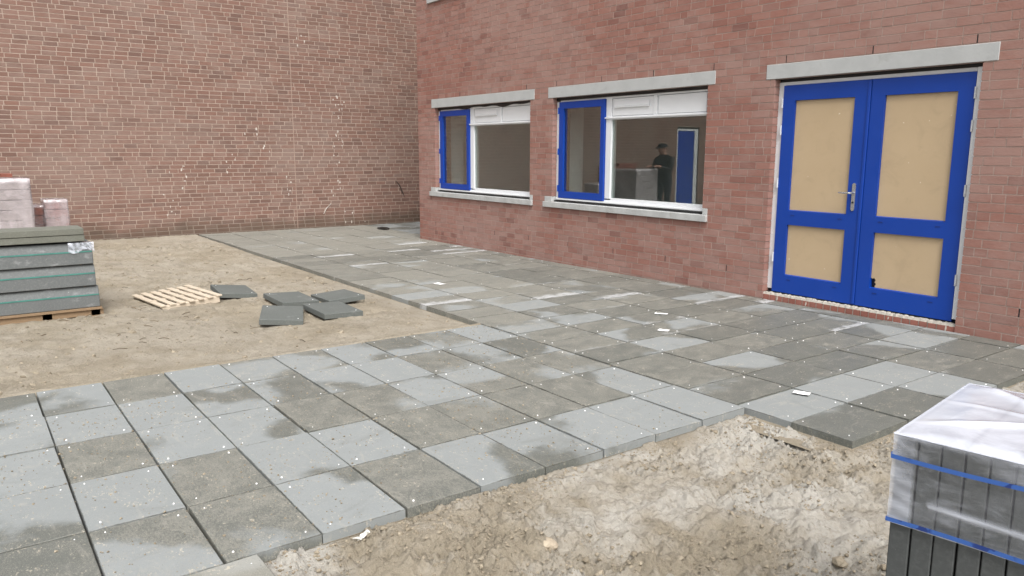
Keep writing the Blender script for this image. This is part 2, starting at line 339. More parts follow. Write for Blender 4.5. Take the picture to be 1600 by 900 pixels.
# ================================================================== GROUND
structure(link('ground', mesh('ground', [(-90, -90, -.3), (90, -90, -.3), (90, 90, -.3), (-90, 90, -.3)], [(0, 1, 2, 3)]), 'sand'))
def in_paving(x, y):      # signed-ish distance outside the paved L shape (positive outside)
    a = np.maximum(np.maximum(x-0., -3.0-x), y-2.8)                    # strip of lengthwise tiles, runs off to -y
    b = np.maximum(x-.72, 2.79-y)                                       # terrace along the facade
    c = np.maximum(np.maximum(x-.6, -.2-x), np.maximum(y+.26, -.68-y))
    return np.minimum(np.minimum(a, b), c)
def front_h(x, y):
    d = in_paving(x, y)
    h = -.062+.030*fbm(x, y, 1.1, 3, 3)+.020*sstep(-.2, .5, fbm(x, y, 3.1, 5, 3))
    heap = np.exp(-((x-.27)**2/.05+(y-.35)**2/.30))*.045+np.exp(-((x-.35)**2/.10+(y-1.55)**2/.25))*.022+np.exp(-((x-1.0)**2/.10+(y-1.75)**2/.10))*.03
    h = h+heap
    rough = .60+.65*sstep(-.35, .3, fbm(x, y, 1.7, 21, 3)+.35*np.exp(-(d/.25)**2))
    h = h+rough*(.075*np.abs(fbm(x, y, 5.5, 9, 3))+.058*np.abs(fbm(x, y, 11, 13, 4, .6))+.030*np.abs(fbm(x+.3, y, 30, 15, 3, .6))+.022*fbm(x, y, 16, 25, 4, .6)+.016*np.abs(fbm(x, y, 70, 17, 2))-.034)+.0025*fbm(x, y, 34, 19, 3)
    # trowel / wheel sweeps
    s = x*.80-y*.60; h = h-.014*np.exp(-((s-.47+.05*np.sin(y*3))/.05)**2)*sstep(.25, .6, x)+.006*np.sin(s*95)*np.exp(-((s-.47)/.07)**2)*sstep(.25, .6, x)
    # boot print with a zigzag tread
    fx, fy = .45, .98; a = R(48); u = (x-fx)*math.cos(a)+(y-fy)*math.sin(a); v = -(x-fx)*math.sin(a)+(y-fy)*math.cos(a)
    m = sstep(1.15, .85, np.sqrt((u/.11)**4+(v/.12)**4)); zz = np.abs(((u/.034) % 1)-.5)*2
    tread = .5+.5*np.sin((v+.014*zz)*2*math.pi/.036)
    h = h*(1-m)+m*(-.026-.032*np.clip((tread-.5)*3+.5, 0, 1))
    h = np.minimum(h, -.026+.022*fbm(x, y, 2.3, 91, 3)+.014*np.abs(fbm(x, y, 30, 15, 3, .6))+.07*sstep(.03, .4, d)+.022*sstep(.5, .0, y))
    h = np.minimum(h, -.006+.02*sstep(.1, .5, d))
    h = np.maximum(h, -.045-.1*sstep(.05, .4, d))
    return np.where(d < .012, np.minimum(h, -.052), h)
fs = structure(link('sand_bed', grid_mesh('sand_front', -.02, 3.4, -2.2, 5.0, .0085, front_h), 'sand'), 'churned pale sand in the unpaved strip before the tiles'); fs['pale'] = 1.0
def right_h(x, y): return np.where((x < .73), -.055, -.05+.02*fbm(x, y, 2, 31, 4)+.008*fbm(x, y, 11, 33, 3))
o = structure(link('sand_bed', grid_mesh('sand_right', -.02, 6.0, 4.99, 6.1, .03, right_h), 'sand')); o['pale'] = .6
o = structure(link('sand_bed', grid_mesh('sand_behind', 3.38, 9, -6, 5.0, .06, lambda x, y: -.05+.03*fbm(x, y, 1.5, 31, 4)), 'sand')); o['pale'] = .6
o = structure(link('sand_bed', grid_mesh('sand_behind', -3.05, 3.4, -7, -2.19, .05, lambda x, y: np.where(x < .05, -.06, -.05+.03*fbm(x, y, 1.5, 31, 4))), 'sand')); o['pale'] = .6
# bedding under the tiles
structure(link('sand_bedding', mesh('bedding', [(-13.6, 2.6, -.049), (.74, 2.6, -.049), (.74, 9, -.049), (-13.6, 9, -.049), (-3.1, -7, -.049), (.0, -7, -.049), (.0, 2.6, -.049), (-3.1, 2.6, -.049)], [(0, 1, 2, 3), (4, 5, 6, 7)]), 'sand'))
def left_h(x, y):
    h = -.018+.028*fbm(x, y, .55, 41, 3)+.012*fbm(x, y, 2.3, 43, 4)+.007*fbm(x, y, 9, 45, 3)
    tr = sstep(.05, .5, fbm(x, y, .9, 47, 3)); h = h+(.35+tr)*(.050*np.abs(fbm(x, y, 4.5, 49, 3))+.042*np.abs(fbm(x, y, 13, 51, 3))-.020)+.012*np.abs(fbm(x*.5, y*1.4, 7, 63, 3))+.004*fbm(x, y, 30, 53, 2)
    # prints of lifted tiles
    g = sstep(-12.6, -11.6, x)*sstep(-7.3, -7.9, x)*sstep(.4, .9, y)
    gx = np.abs(((x+.1*fbm(x, y, 1, 3))/.62) % 1-.5)*2; gy = np.abs(((y+.08*fbm(x, y, 1.2, 8))/.42) % 1-.5)*2
    h = h-g*.034*np.maximum(sstep(.86, 1, gx), sstep(.84, 1, gy))
    # ruts leading past the pallet
    for k, yy in enumerate((-.05, .28)): h = h-.022*np.exp(-((y-yy-.16*(x+6.3))/.05)**2)*sstep(-8.6, -7.8, x)*sstep(-5.3, -5.9, x)
    d1 = 2.79-y; h = np.where(x < -2.9, np.minimum(h, -.042+.05*sstep(.02, .5, d1)+.012*fbm(x, y, 6, 55, 3)+.03*sstep(-9, -12.5, x)), h)
    e = sstep(-3.02, -3.14, x)                                          # feathered over the first tile row
    return np.where(x > -3.02, np.maximum(-.052, .010-.062*sstep(-3.02, -2.90, x)+.010*fbm(x, y, 5, 57, 3)-.07*sstep(-3.0, -2.93, x)), h*e+(.007+.004*fbm(x, y, 6, 59, 3))*(1-e)*sstep(2.80, 2.6, y))
ls = structure(link('sand_bed', grid_mesh('sand_left', -13.52, -2.9, -6.5, 2.79, .028, left_h), 'sand'), 'open sandy yard in front of the old brick wall'); ls['pale'] = .25

# ================================================================== PAVING
pav = structure(empty('pavement'), 'grey concrete slab paving laid on sand')
def tile_mesh(name, L=.5915, W=.3915, T=.05, c=.003):
    a, b = L/2, W/2; v = []
    for (z, i) in ((-T, 0), (-c, 0), (0, c)):
        v += [(-a+i, -b+i, z), (a-i, -b+i, z), (a-i, b-i, z), (-a+i, b-i, z)]
    f = [(8, 9, 10, 11), (0, 3, 2, 1)]
    for k in (0, 4): f += [(k+i, k+(i+1) % 4, k+4+(i+1) % 4, k+4+i) for i in range(4)]
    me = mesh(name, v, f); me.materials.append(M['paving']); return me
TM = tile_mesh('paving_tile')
chalky = [(-4.31, 3.14, 1.), (-3.94, 4.33, 1.), (-3.51, 4.99, 1.), (-2.4, 5.93, .9), (-2.74, 5.7, .5), (-8.82, 5.9, 1.), (-8.16, 5.8, 1.), (-7.84, 5.8, 1.), (-1.24, 5.5, .6), (-8.6, 4.69, .9), (-8.7, 3.65, .9), (-7.53, 3.53, .9), (-2.26, 4.5, .3), (-9.3, 5.5, .9), (-8.1, 5.5, .8)]
dots = []
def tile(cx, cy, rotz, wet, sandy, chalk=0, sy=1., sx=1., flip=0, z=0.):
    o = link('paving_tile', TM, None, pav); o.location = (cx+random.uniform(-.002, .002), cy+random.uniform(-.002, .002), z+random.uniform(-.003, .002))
    o.rotation_euler = (random.uniform(-.004, .004), random.uniform(-.004, .004), rotz+random.uniform(-.004, .004)+(math.pi if flip else 0))
    o.scale = (sx, sy, 1); o['wet'] = float(wet); o['sandy'] = float(sandy); o['chalk'] = float(chalk)
    for ax in (-1, 1):
        for ay in (-1, 1):
            if random.random() < (.7 if cx > -3.0 and cy < 5 else .25):
                lx, ly = ax*(.297*sx-.055+random.uniform(-.012, .012)), ay*(.197*sy-.05+random.uniform(-.012, .012))
                dots.append((cx+lx*math.cos(rotz)-ly*math.sin(rotz), cy+lx*math.sin(rotz)+ly*math.cos(rotz), .003))
    return o
LW = {(0, 6): .30, (0, 5): .34, (0, 4): .38, (0, 3): .50, (0, 2): .52, (0, 1): .82, (0, 0): .36, (0, -1): .85, (0, -2): .74, (0, -3): .5,
      (1, 6): .45, (1, 5): .80, (1, 4): .70, (1, 3): .62, (1, 2): .92, (1, 1): .26, (1, 0): .22, (1, -1): .80, (1, -2): .26, (1, -3): .45,
      (2, 6): .62, (2, 5): .66, (2, 4): .72, (2, 3): .42, (2, 2): .95, (2, 1): .80, (2, 0): .26, (2, -1): .22, (2, -2): .85, (2, -3): .3,
      (3, 6): .40, (3, 5): .55, (3, 4): .62, (3, 3): .30, (3, 2): .28, (3, 1): .30, (3, 0): .55, (3, -1): .28, (3, -2): .30, (3, -3): .3,
      (4, 6): .28, (4, 5): .70, (4, 4): .30, (4, 3): .26, (4, 2): .86, (4, 1): .88, (4, 0): .26, (4, -1): .70, (4, -2): .26, (4, -3): .32}
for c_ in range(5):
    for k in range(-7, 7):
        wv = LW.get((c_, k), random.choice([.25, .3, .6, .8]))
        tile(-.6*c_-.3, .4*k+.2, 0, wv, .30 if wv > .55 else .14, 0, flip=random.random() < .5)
tile(.31, -.465, R(1.5), .6, 1.0, z=.004); tile(.30, -.87, R(0), .5, .8)
rows = [2.81+.604*j for j in range(6)]
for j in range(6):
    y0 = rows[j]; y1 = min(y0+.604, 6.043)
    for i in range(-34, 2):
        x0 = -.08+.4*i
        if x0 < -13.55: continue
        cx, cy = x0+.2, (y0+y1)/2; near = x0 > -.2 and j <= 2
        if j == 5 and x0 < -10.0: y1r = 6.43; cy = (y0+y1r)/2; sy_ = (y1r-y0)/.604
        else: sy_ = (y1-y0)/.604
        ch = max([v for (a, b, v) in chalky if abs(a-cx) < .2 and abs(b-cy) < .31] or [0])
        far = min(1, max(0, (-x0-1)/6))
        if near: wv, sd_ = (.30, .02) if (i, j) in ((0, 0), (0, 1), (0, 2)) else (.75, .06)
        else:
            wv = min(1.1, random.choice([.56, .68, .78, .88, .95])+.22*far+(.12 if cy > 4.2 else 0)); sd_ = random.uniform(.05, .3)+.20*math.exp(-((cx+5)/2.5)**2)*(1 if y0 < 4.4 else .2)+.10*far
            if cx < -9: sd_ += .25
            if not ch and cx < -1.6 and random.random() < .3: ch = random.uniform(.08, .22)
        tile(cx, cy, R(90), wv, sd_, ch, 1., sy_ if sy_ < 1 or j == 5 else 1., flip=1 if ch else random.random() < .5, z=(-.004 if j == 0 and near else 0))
# alley paving behind the corner
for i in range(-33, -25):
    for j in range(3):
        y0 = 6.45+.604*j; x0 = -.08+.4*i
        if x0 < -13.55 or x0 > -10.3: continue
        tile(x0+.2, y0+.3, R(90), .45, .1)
mb = MB()
for (x, y, z) in dots:
    r_ = random.uniform(.003, .0058); n = 7; b = len(mb.v)
    for k in range(n): mb.v.append((x+r_*math.cos(k*6.283/n), y+r_*math.sin(k*6.283/n), -.001))
    for k in range(n): mb.v.append((x+r_*.7*math.cos(k*6.283/n), y+r_*.7*math.sin(k*6.283/n), z+.001))
    mb.f += [(b+k, b+(k+1) % n, b+n+(k+1) % n, b+n+k) for k in range(n)]+[tuple(b+n+k for k in range(n))]
stuff(mb.build('foam_pellets', 'foam'), 'tiny white spacer pellets dotted over the grey paving tiles', 'pellets')

# ================================================================== BRICKWORK
def subtract(iv, cuts):
    out = [iv]
    for (a, b) in cuts:
        nx = []
        for (p, q_) in out:
            if b <= p or a >= q_: nx.append((p, q_)); continue
            if a > p: nx.append((p, a))
            if b < q_: nx.append((b, q_))
        out = nx
    return out
def lay(a0, a1, z0, z1, course, length, joint, header_p, holes, breaks=()):
    res = []; n = int(math.ceil((z1-z0)/course)); prev = []
    for r_ in range(n):
        zb, zt = z0+r_*course+joint/2, z0+(r_+1)*course-joint/2; x = a0-length*(.5 if r_ % 2 else 1.)+random.uniform(-.16, .16)*length
        segs = []; cuts = [(h[0], h[1]) for h in holes if h[2] < zt-.01 and h[3] > zb+.01]
        runs = subtract((a0, a1), cuts)
        for b_ in breaks:
            nr = []
            for (p, q_) in runs:
                if p < b_ < q_: nr += [(p, b_-.007), (b_+.007, q_)]
                else: nr.append((p, q_))
            runs = nr
        edges = []
        while x < a1:
            L = length if random.random() > header_p else length*.5
            edges.append((x, x+L)); x += L
        for (p, q_) in runs:
            edge_a = p > a0+1e-6; 
            pc = [[max(u, p), min(v_, q_)] for (u, v_) in edges if min(v_, q_)-max(u, p) > 1e-6]
            if len(pc) > 1 and pc[0][1]-pc[0][0] < .05: pc[1][0] = pc[0][0]; pc.pop(0)
            if len(pc) > 1 and pc[-1][1]-pc[-1][0] < .05: pc[-2][1] = pc[-1][1]; pc.pop()
            for k_, (uu, vv) in enumerate(pc):
                res.append((uu+(joint/2 if k_ else 0), vv-(joint/2 if k_ < len(pc)-1 else 0), zb, zt))
    return res
def brickwork(bricks, to_world, axis, mat, parent, depth, keep, focus):
    # the bricks that show largest become objects; the rest are one mesh
    uc = []
    for (a, b, z0, z1) in bricks:
        d = random.uniform(-.0012, .0015); uc.append((a, b, z0+random.uniform(-.001, .001), z1+random.uniform(-.001, .001), d))
    uc.sort(key=lambda q_: focus((q_[0]+q_[1])/2, (q_[2]+q_[3])/2))
    unit = MB(); 
    if axis == 'x': unit.box(-.5, .5, 0, depth, -.5, .5)
    else: unit.box(-depth, 0, -.5, .5, -.5, .5)
    me = mesh('brick', unit.v, unit.f); me.materials.append(M[mat])
    for (a, b, z0, z1, d) in uc[:keep]:
        o = link('brick', me, None, parent)
        if axis == 'x': o.location = ((a+b)/2, d, (z0+z1)/2); o.scale = (b-a, 1, z1-z0)
        else: o.location = (d, (a+b)/2, (z0+z1)/2); o.scale = (1, b-a, z1-z0)
    m = MB()
    for (a, b, z0, z1, d) in uc[keep:]:
        if axis == 'x': m.box(a, b, d, depth, z0, z1, skip=(4,))
        else: m.box(-depth, d, a, b, z0, z1, skip=(5,))
    me = mesh('brick_courses', m.v, m.f); stuff(link('brick_courses', me, mat, parent))
def holed_wall(name, axis, a0, a1, z0, z1, holes, d0, d1, mat, parent):
    xs = sorted({a0, a1, *[h[0] for h in holes], *[h[1] for h in holes]}); zs = sorted({z0, z1, *[h[2] for h in holes], *[h[3] for h in holes]})
    inside = lambda x, z: any(h[0] < x < h[1] and h[2] < z < h[3] for h in holes)
    v = []; f = []
    def quad(pts):
        b = len(v)
        for (a, d, z) in pts: v.append((a, d, z) if axis == 'x' else (d, a, z))
        f.append((b, b+1, b+2, b+3))
    for i in range(len(xs)-1):
        for k in range(len(zs)-1):
            xa, xb, za, zb = xs[i], xs[i+1], zs[k], zs[k+1]
            if inside((xa+xb)/2, (za+zb)/2): continue
            quad([(xa, d0, za), (xb, d0, za), (xb, d0, zb), (xa, d0, zb)]); quad([(xb, d1, za), (xa, d1, za), (xa, d1, zb), (xb, d1, zb)])
    for (xa, xb, za, zb) in list(holes)+[(a0, a1, z0, z1)]:
        quad([(xa, d0, za), (xa, d1, za), (xa, d1, zb), (xa, d0, zb)]); quad([(xb, d0, za), (xb, d0, zb), (xb, d1, zb), (xb, d1, za)])
        quad([(xa, d0, zb), (xa, d1, zb), (xb, d1, zb), (xb, d0, zb)]); quad([(xa, d0, za), (xb, d0, za), (xb, d1, za), (xa, d1, za)])
    return link(name, mesh(name, v, f), mat, parent)

# ---------------- main building (local x along the facade, y=0 facade face, z courses from 0)
FY = 6.048; TILT = .0062
bld = tag(empty('brick_building', (-2, FY, 0), (0, math.atan(TILT), 0)), 'pinkish red brick building with blue doors and two blue and white windows', 'building')
B = lambda x: x+2          # world x -> local x
CR = .0785
UP = 43*CR
win_x = [-9.39, -6.01]
openings = []; solids = []
def add_win(x0, dz):
    openings.append((B(x0), B(x0+2.84), .865+dz, 2.355+dz)); solids.append((B(x0-.105), B(x0+2.945), 2.355+dz, 2.512+dz)); solids.append((B(x0-.175), B(x0+2.92), .785+dz, .942+dz))
for dz in (0, UP):
    for x0 in win_x: add_win(x0, dz)
openings.append((B(-2.27), B(-.225), -.3, 2.355)); solids.append((B(-2.38), B(-.105), 2.355, 2.512))
openings.append((B(.9), B(3.74), .865, 2.355)); solids.append((B(.795), B(3.845), 2.355, 2.512)); solids.append((B(.725), B(3.82), .785, .942))
FX0, FX1, FZ1 = B(-10.0), B(6.0), CR*86
slots = [(B(x), 3*CR, 4*CR) for x in (-9.41, -8.454, -7.498, -6.572, -5.625, -4.676, -3.728, -2.778, .27)]+[(B(x), 32*CR, 33*CR) for x in (-9.256, -8.555, -7.6, -6.648, -5.93, -4.981, -4.037, -3.096, -2.151, -1.211, -.29)]
bricks = []
for (a, b, z0, z1) in lay(FX0, FX1, -2*CR, FZ1, CR, .2185, .010, .30, openings+solids):
    zc = (z0+z1)/2; parts = [(a, b)]
    for (sx_, s0, s1) in slots:
        if s0 < zc < s1: parts = [q_ for p_ in parts for q_ in subtract(p_, [(sx_-.006, sx_+.006)])]
    bricks += [(p_, q_, z0, z1) for (p_, q_) in parts if q_-p_ > .02]
foc = lambda a, z: math.hypot(a-2-CAM.x, z-CAM.z)+(0 if (a-2 < .5 and z < 3.1 and z > -.02) else 50)
brickwork(bricks, None, 'x', 'facade_brick', bld, .10, 274, foc)
holed_wall('mortar_wall', 'x', FX0+.003, FX1, -.4, FZ1, [(a-.006, b+.006, c_, d+.003) for (a, b, c_, d) in openings if c_ > 0]+[(B(-2.276), B(-.219), -.38, 2.358)], .0032, .34, 'facade_mortar', bld)
for (sx_, s0, s1) in slots:
    MB().box(sx_-.0055, sx_+.0055, .0015, .0026, s0+.004, s1-.002).build('weep_slot', 'black_foil', bld)
# flat roof edge, out of the picture
MB().box(FX0-.05, FX1+.05, -.05, 8, FZ1+.003, FZ1+.2).build('roof', 'roof_edge', bld)
MB().box(FX0, FX0+.3, .345, 8, -.4, FZ1).build('side_wall', 'facade_mortar', bld)
# soldier course under the doors
sw = 2.04/25
unit = MB().box(-.5, .5, 0, .12, -.5, .5); me = mesh('soldier_brick', unit.v, unit.f); me.materials.append(M['soldier_brick'])
for i in range(25):
    o = link('brick', me, None, bld); xa = B(-2.267)+sw*i
    o.location = (xa+sw/2, .010+random.uniform(-.002, .003), .002+random.uniform(-.002, .002)); o.scale = (sw-.012, 1, .105)
m = MB().box(B(-2.268), B(-.227), .017, .16, -.3, .054); m.build('threshold_mortar', 'grey_mortar', bld)
# rough mortar bed over the soldiers
v = []; f = []; n = 120
for i in range(n+1):
    x = B(-2.268)+2.041*i/n; a = .008*math.sin(i*1.7)*random.random(); top = .080+random.uniform(-.007, .004); v += [(x, .012+a*.6, .0545), (x, .022+a, top), (x, .085, top)]
for i in range(n): f += [(3*i, 3*i+3, 3*i+4, 3*i+1), (3*i+1, 3*i+4, 3*i+5, 3*i+2)]
link('mortar_bed', mesh('mortar_bed', v, f), 'grey_mortar', bld)
for x in np.linspace(B(-2.2), B(-.25), 34):
    if random.random() < .16:
        a = random.uniform(.006, .012); MB().tube([(x, .02, .05), (x+random.uniform(-.01, .01), .006, .02-random.random()*.04)], [a, a*.5], 6).build('mortar_smear', 'grey_mortar', bld)
# lintels and sills
def lintel(x0, x1, z0): MB().box(B(x0), B(x1), -.006, .09, z0+.004, z0+.153).build('lintel', 'lintel_concrete', bld, bevel=.003)
lintel(-2.38, -.105, 2.355)
for dz in (0, UP):
    for x0 in win_x: lintel(x0-.105, x0+2.945, 2.355+dz)
lintel(.795, 3.845, 2.355)

def window(x0, dz, wavy=False):
    w_ = empty('window'); w_.parent = bld; w_.location = (B(x0), 0, dz)
    # sill: projecting slab in two stones with upstands at both ends
    s_ = MB().box(-.175, 1.30, -.035, .10, .787, .866).build('sill', 'sill_concrete', w_, bevel=.003)
    s_ = MB().box(1.303, 2.92, -.035, .10, .787, .866).build('sill', 'sill_concrete', w_, bevel=.003)
    MB().box(-.165, -.004, -.005, .09, .868, .942).build('sill_upstand', 'sill_concrete', w_, bevel=.003); MB().box(2.844, 2.915, -.005, .09, .868, .942).build('sill_upstand', 'sill_concrete', w_, bevel=.003)
    MB().box(.0, 2.84, .045, .10, .868, .888).build('sill_gap_shade', 'black_foil', w_)  # black strip stands in for the shaded gap between frame and sill
    Y = .085
    # fixed white frame
    f_ = MB(); f_.box(-.03, .075, Y, Y+.10, .892, 2.30); f_.box(2.77, 2.87, Y, Y+.10, .892, 2.30); f_.box(1.045, 1.150, Y, Y+.10, .965, 2.30)
    f_.box(.076, 2.769, Y+.001, Y+.10, 2.297, 2.325); f_.box(.076, 2.769, Y, Y+.10, .892, .945); f_.box(1.151, 2.769, Y-.006, Y+.10, 2.020, 2.060)
    f_.box(1.152, 2.768, Y+.012, Y+.09, .946, .975)
    fo = f_.build('frame', 'white_paint', w_, bevel=.002)
    MB().box(1.00, 2.80, Y-.022, Y-.001, 2.032, 2.052).build('drip_bar', 'white_paint', w_, bevel=.003)
    MB().box(.02, 2.80, Y-.028, Y-.002, .900, .922).build('bottom_rail', 'white_paint', w_, bevel=.003)
    # ventilation panels
    for (a, b, lou) in ((1.165, 1.905, True), (1.985, 2.755, False)):
        q_ = MB().box(a, b, Y+.006, Y+.06, 2.066, 2.290).build('vent_panel', 'white_paint', w_, bevel=.004)
        if lou:
            MB().box(a+.05, b-.06, Y-.016, Y+.005, 2.170, 2.186).build('louvre', 'white_paint', w_, bevel=.002)
            MB().prism([(Y-.002, 2.187), (Y-.010, 2.190), (Y+.004, 2.262)], 'x', a+.05, b-.06).build('louvre', 'white_paint', w_)
    MB().box(1.915, 1.975, Y-.004, Y+.07, 2.062, 2.295).build('vent_mullion', 'white_paint', w_, bevel=.003)
    # blue casement
    c_ = MB(); ca, cb, za, zb = .080, 1.040, .930, 2.294
    c_.box(ca, ca+.095, Y-.030, Y+.05, za, zb); c_.box(cb-.072, cb, Y-.030, Y+.05, za, zb); c_.box(ca+.095, cb-.072, Y-.030, Y+.05, zb-.092, zb); c_.box(ca+.095, cb-.072, Y-.030, Y+.05, za, za+.095)
    co = c_.build('casement', 'blue_paint', w_); 
    MB().box(ca+.096, cb-.073, Y+.001, Y+.009, za+.096, zb-.093).build('glass_pane', 'window_glass', w_)
    for z in (1.02, 1.55, 2.13): MB().tube([(ca-.006, Y-.034, z), (ca-.006, Y-.034, z+.09)], .011, 8).build('hinge', 'blue_paint', w_)
    MB().box(1.153, 2.768, Y+.028, Y+.036, .976, 2.019).build('glass_pane', 'window_glass', w_)
    # dark membrane between lintel and frame
    n = 60; v = []; f = []
    for i in range(n+1):
        x = .0+2.84*i/n; zb_ = 2.318+(.012*math.sin(i*.55)+.012*math.sin(i*.23+1) if wavy and i > 12 else 0)
        v += [(x, Y-.012+.006*math.sin(i*.7), zb_), (x, Y-.012, 2.357)]
    for i in range(n): f.append((2*i, 2*i+2, 2*i+3, 2*i+1))
    link('damp_membrane', mesh('damp_membrane', v, f), 'black_foil', w_)
    # plastered reveals inside
    MB().box(-.06, -.03, Y+.10, .62, .86, 2.36).build('inner_reveal', 'room_white', w_); MB().box(2.87, 2.90, Y+.10, .62, .86, 2.36).build('inner_reveal', 'room_white', w_)
    MB().box(-.03, 2.87, Y+.10, .52, .84, .864).build('inner_sill', 'room_white', w_)
    return w_
w1 = window(-9.39, 0, True); w2 = window(-6.01, 0)
w1['label'] = 'blue and white window nearest the building corner'; w2['label'] = 'blue and white window nearest the double door'
window(-9.39, UP); window(-6.01, UP); window(.9, 0)
# room behind the windows: inward box, no face shared with the facade
def room(x0, x1, z0, z1, yb=4.5, mat='room_plaster', op=2.6):
    m = MB(); 
    m.box(x0, x0+op, yb, yb+.1, z0, z1); m.box(x0+op, x1, yb, yb+.1, z0, z0+.6); m.box(x0+op, x1, yb, yb+.1, z1-.12, z1); m.box(x0-.1, x0, .345, yb+.1, z0, z1); m.box(x1, x1+.1, .345, yb+.1, z0, z1)  # unseen rear wall left open: added to let daylight brighten the rooms
    m.box(x0-.1, x1+.1, .345, yb+.1, z0-.1, z0-.002); m.box(x0-.1, x1+.1, .345, yb+.1, z1+.002, z1+.1)
    m.build('room', mat, bld)
room(B(-9.6), B(-6.35), 0, 2.75, 2.6, 'room_white', 1.2); room(B(-6.24), B(-2.6), 0, 2.75, 4.5, 'room_plaster', 1.4); room(B(-9.6), B(5.7), UP-.3, 2.75+UP); room(B(-2.3), B(5.7), 0, 2.75)

# ---------------- double door
door = empty('double_door'); door.parent = bld; door.location = (0, 0, 0); door['label'] = 'bright blue double door with hardboard panels'
DY = .085
f_ = MB().box(B(-2.30), B(-2.205), DY, DY+.11, .115, 2.325).box(B(-.289), B(-.19), DY-.022, DY+.11, .115, 2.325).box(B(-2.204), B(-.290), DY, DY+.11, 2.291, 2.325)
f_.build('door_frame', 'white_paint', door, bevel=.002)
MB().box(B(-2.27), B(-2.205), DY+.02, DY+.10, .07, .114).build('frame_foot', 'black_foil', door); MB().box(B(-.285), B(-.226), DY+.02, DY+.10, .07, .114).build('frame_foot', 'black_foil', door)
MB().box(B(-2.269), B(-.226), DY+.01, DY+.05, 2.327, 2.357).build('damp_membrane', 'black_foil', door)
MB().box(B(-2.268), B(-.228), DY-.02, DY+.08, .064, .084).build('threshold_gap', 'black_foil', door)
def leaf(xa, xb, left):
    g_ = MB(); s1, s2 = xa+.142, xb-.165
    if not left: s1, s2 = xa+.134, xb-.140
    y0, y1 = DY-.020, DY+.045
    g_.box(xa, s1, y0, y1, .092, 2.288); g_.box(s2, xb, y0, y1, .092, 2.288)
    for (z0, z1) in ((.092, .283), (.832, .982), (2.132, 2.288)): g_.box(s1, s2, y0, y1, z0, z1)
    lf = g_.build('door_leaf', 'blue_paint', door)
    for k, (z0, z1) in enumerate(((.283, .832), (.982, 2.132))):
        if not left and k == 0:
            out = [(s1+.002, z0+.10), (s1+.022, z0+.094), (s1+.030, z0+.105), (s1+.050, z0+.082), (s1+.038, z0+.06), (s1+.056, z0+.045), (s1+.043, z0+.02), (s1+.05, z0+.002), (s2-.002, z0+.002), (s2-.002, z1-.002), (s1+.002, z1-.002)]
        else: out = [(s1+.002, z0+.002), (s2-.002, z0+.002), (s2-.002, z1-.002), (s1+.002, z1-.002)]
        m = MB(); n = len(out); m.v = [(u, DY+.004, z) for (u, z) in out]+[(u, DY+.010, z) for (u, z) in out]
        m.f = [tuple(range(n)), tuple(reversed(range(n, 2*n)))]+[(i, n+i, n+(i+1) % n, (i+1) % n) for i in range(n)]
        m.build('hardboard_panel', 'hardboard', lf)
        # slim glazing bead on the lower edge
        MB().prism([(y0+.001, z0+.0015), (DY+.003, z0+.0015), (DY+.003, z0+.010)], 'x', s1+.003, s2-.003).build('bead', 'blue_paint', lf)
        for (u) in (s1+.06, s2-.06): MB().box(u-.022, u+.022, y0-.0035, y0-.0005, z0-.050, z0-.040).build('drain_slot', 'blue_screw', lf)
    MB().box(s1, s2, DY+.03, DY+.034, .29, 2.12).build('hollow_shade', 'black_foil', lf)  # black sheet stands in for shade inside the hollow leaf
    hx = xa-.006 if left else xb+.006
    for z in (.42, 1.22, 1.78, 2.06): MB().tube([(hx, y0-.008, z), (hx, y0-.008, z+.10)], .010, 8).build('hinge', 'galvanised', lf)
    return lf
lf = leaf(B(-2.200), B(-1.2285), True); rf_ = leaf(B(-1.2235), B(-.292), False)
MB().box(B(-1.262), B(-1.232), DY-.030, DY-.0205, .10, 2.28).build('meeting_strip', 'blue_paint', lf, bevel=.004)
hx = B(-1.325); m = MB(); n = 10
out = []
for k in range(n+1): a = math.pi*k/n; out.append((hx+.018*math.cos(a), 1.283+.018*math.sin(a)))
for k in range(n+1): a = math.pi+math.pi*k/n; out.append((hx+.018*math.cos(a), 1.045+.018*math.sin(a)))
m.prism(out, 'y', DY-.030, DY-.0205); plate = m.build('handle_plate', 'steel', lf)
MB().tube([(hx, DY-.03, 1.205), (hx, DY-.072, 1.205), (hx-.02, DY-.080, 1.205), (hx-.075, DY-.080, 1.202), (hx-.135, DY-.074, 1.205)], [.011, .010, .0095, .009, .008], 10).build('handle_lever', 'steel', lf)
MB().tube([(hx, DY-.031, 1.11), (hx, DY-.036, 1.11)], .010, 10).build('lock_cylinder', 'black_foil', lf)

# ---------------- yard wall on the left
WX = -13.5; WC, WL = .0812, .234
wall = tag(empty('brick_wall', (WX, 0, 0)), 'tall weathered brown brick wall across the far end of the yard', 'wall')
wopen = [(-5.62, -4.63, -.4, 2.42)]
wb = lay(-9.5, 10.5, -WC, WC*90, WC, WL, .013, .035, wopen, breaks=(4.95,))
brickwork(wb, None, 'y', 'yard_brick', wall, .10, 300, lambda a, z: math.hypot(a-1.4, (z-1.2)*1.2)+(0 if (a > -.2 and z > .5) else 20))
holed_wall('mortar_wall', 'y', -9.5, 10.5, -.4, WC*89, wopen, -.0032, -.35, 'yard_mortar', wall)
MB().box(-.0025, .0015, 4.9435, 4.9565, 0, WC*88).build('movement_joint', 'sealant', wall)
MB().box(-.45, .06, -9.6, 10.6, WC*89+.002, WC*89+.12).build('coping', 'roof_edge', wall)
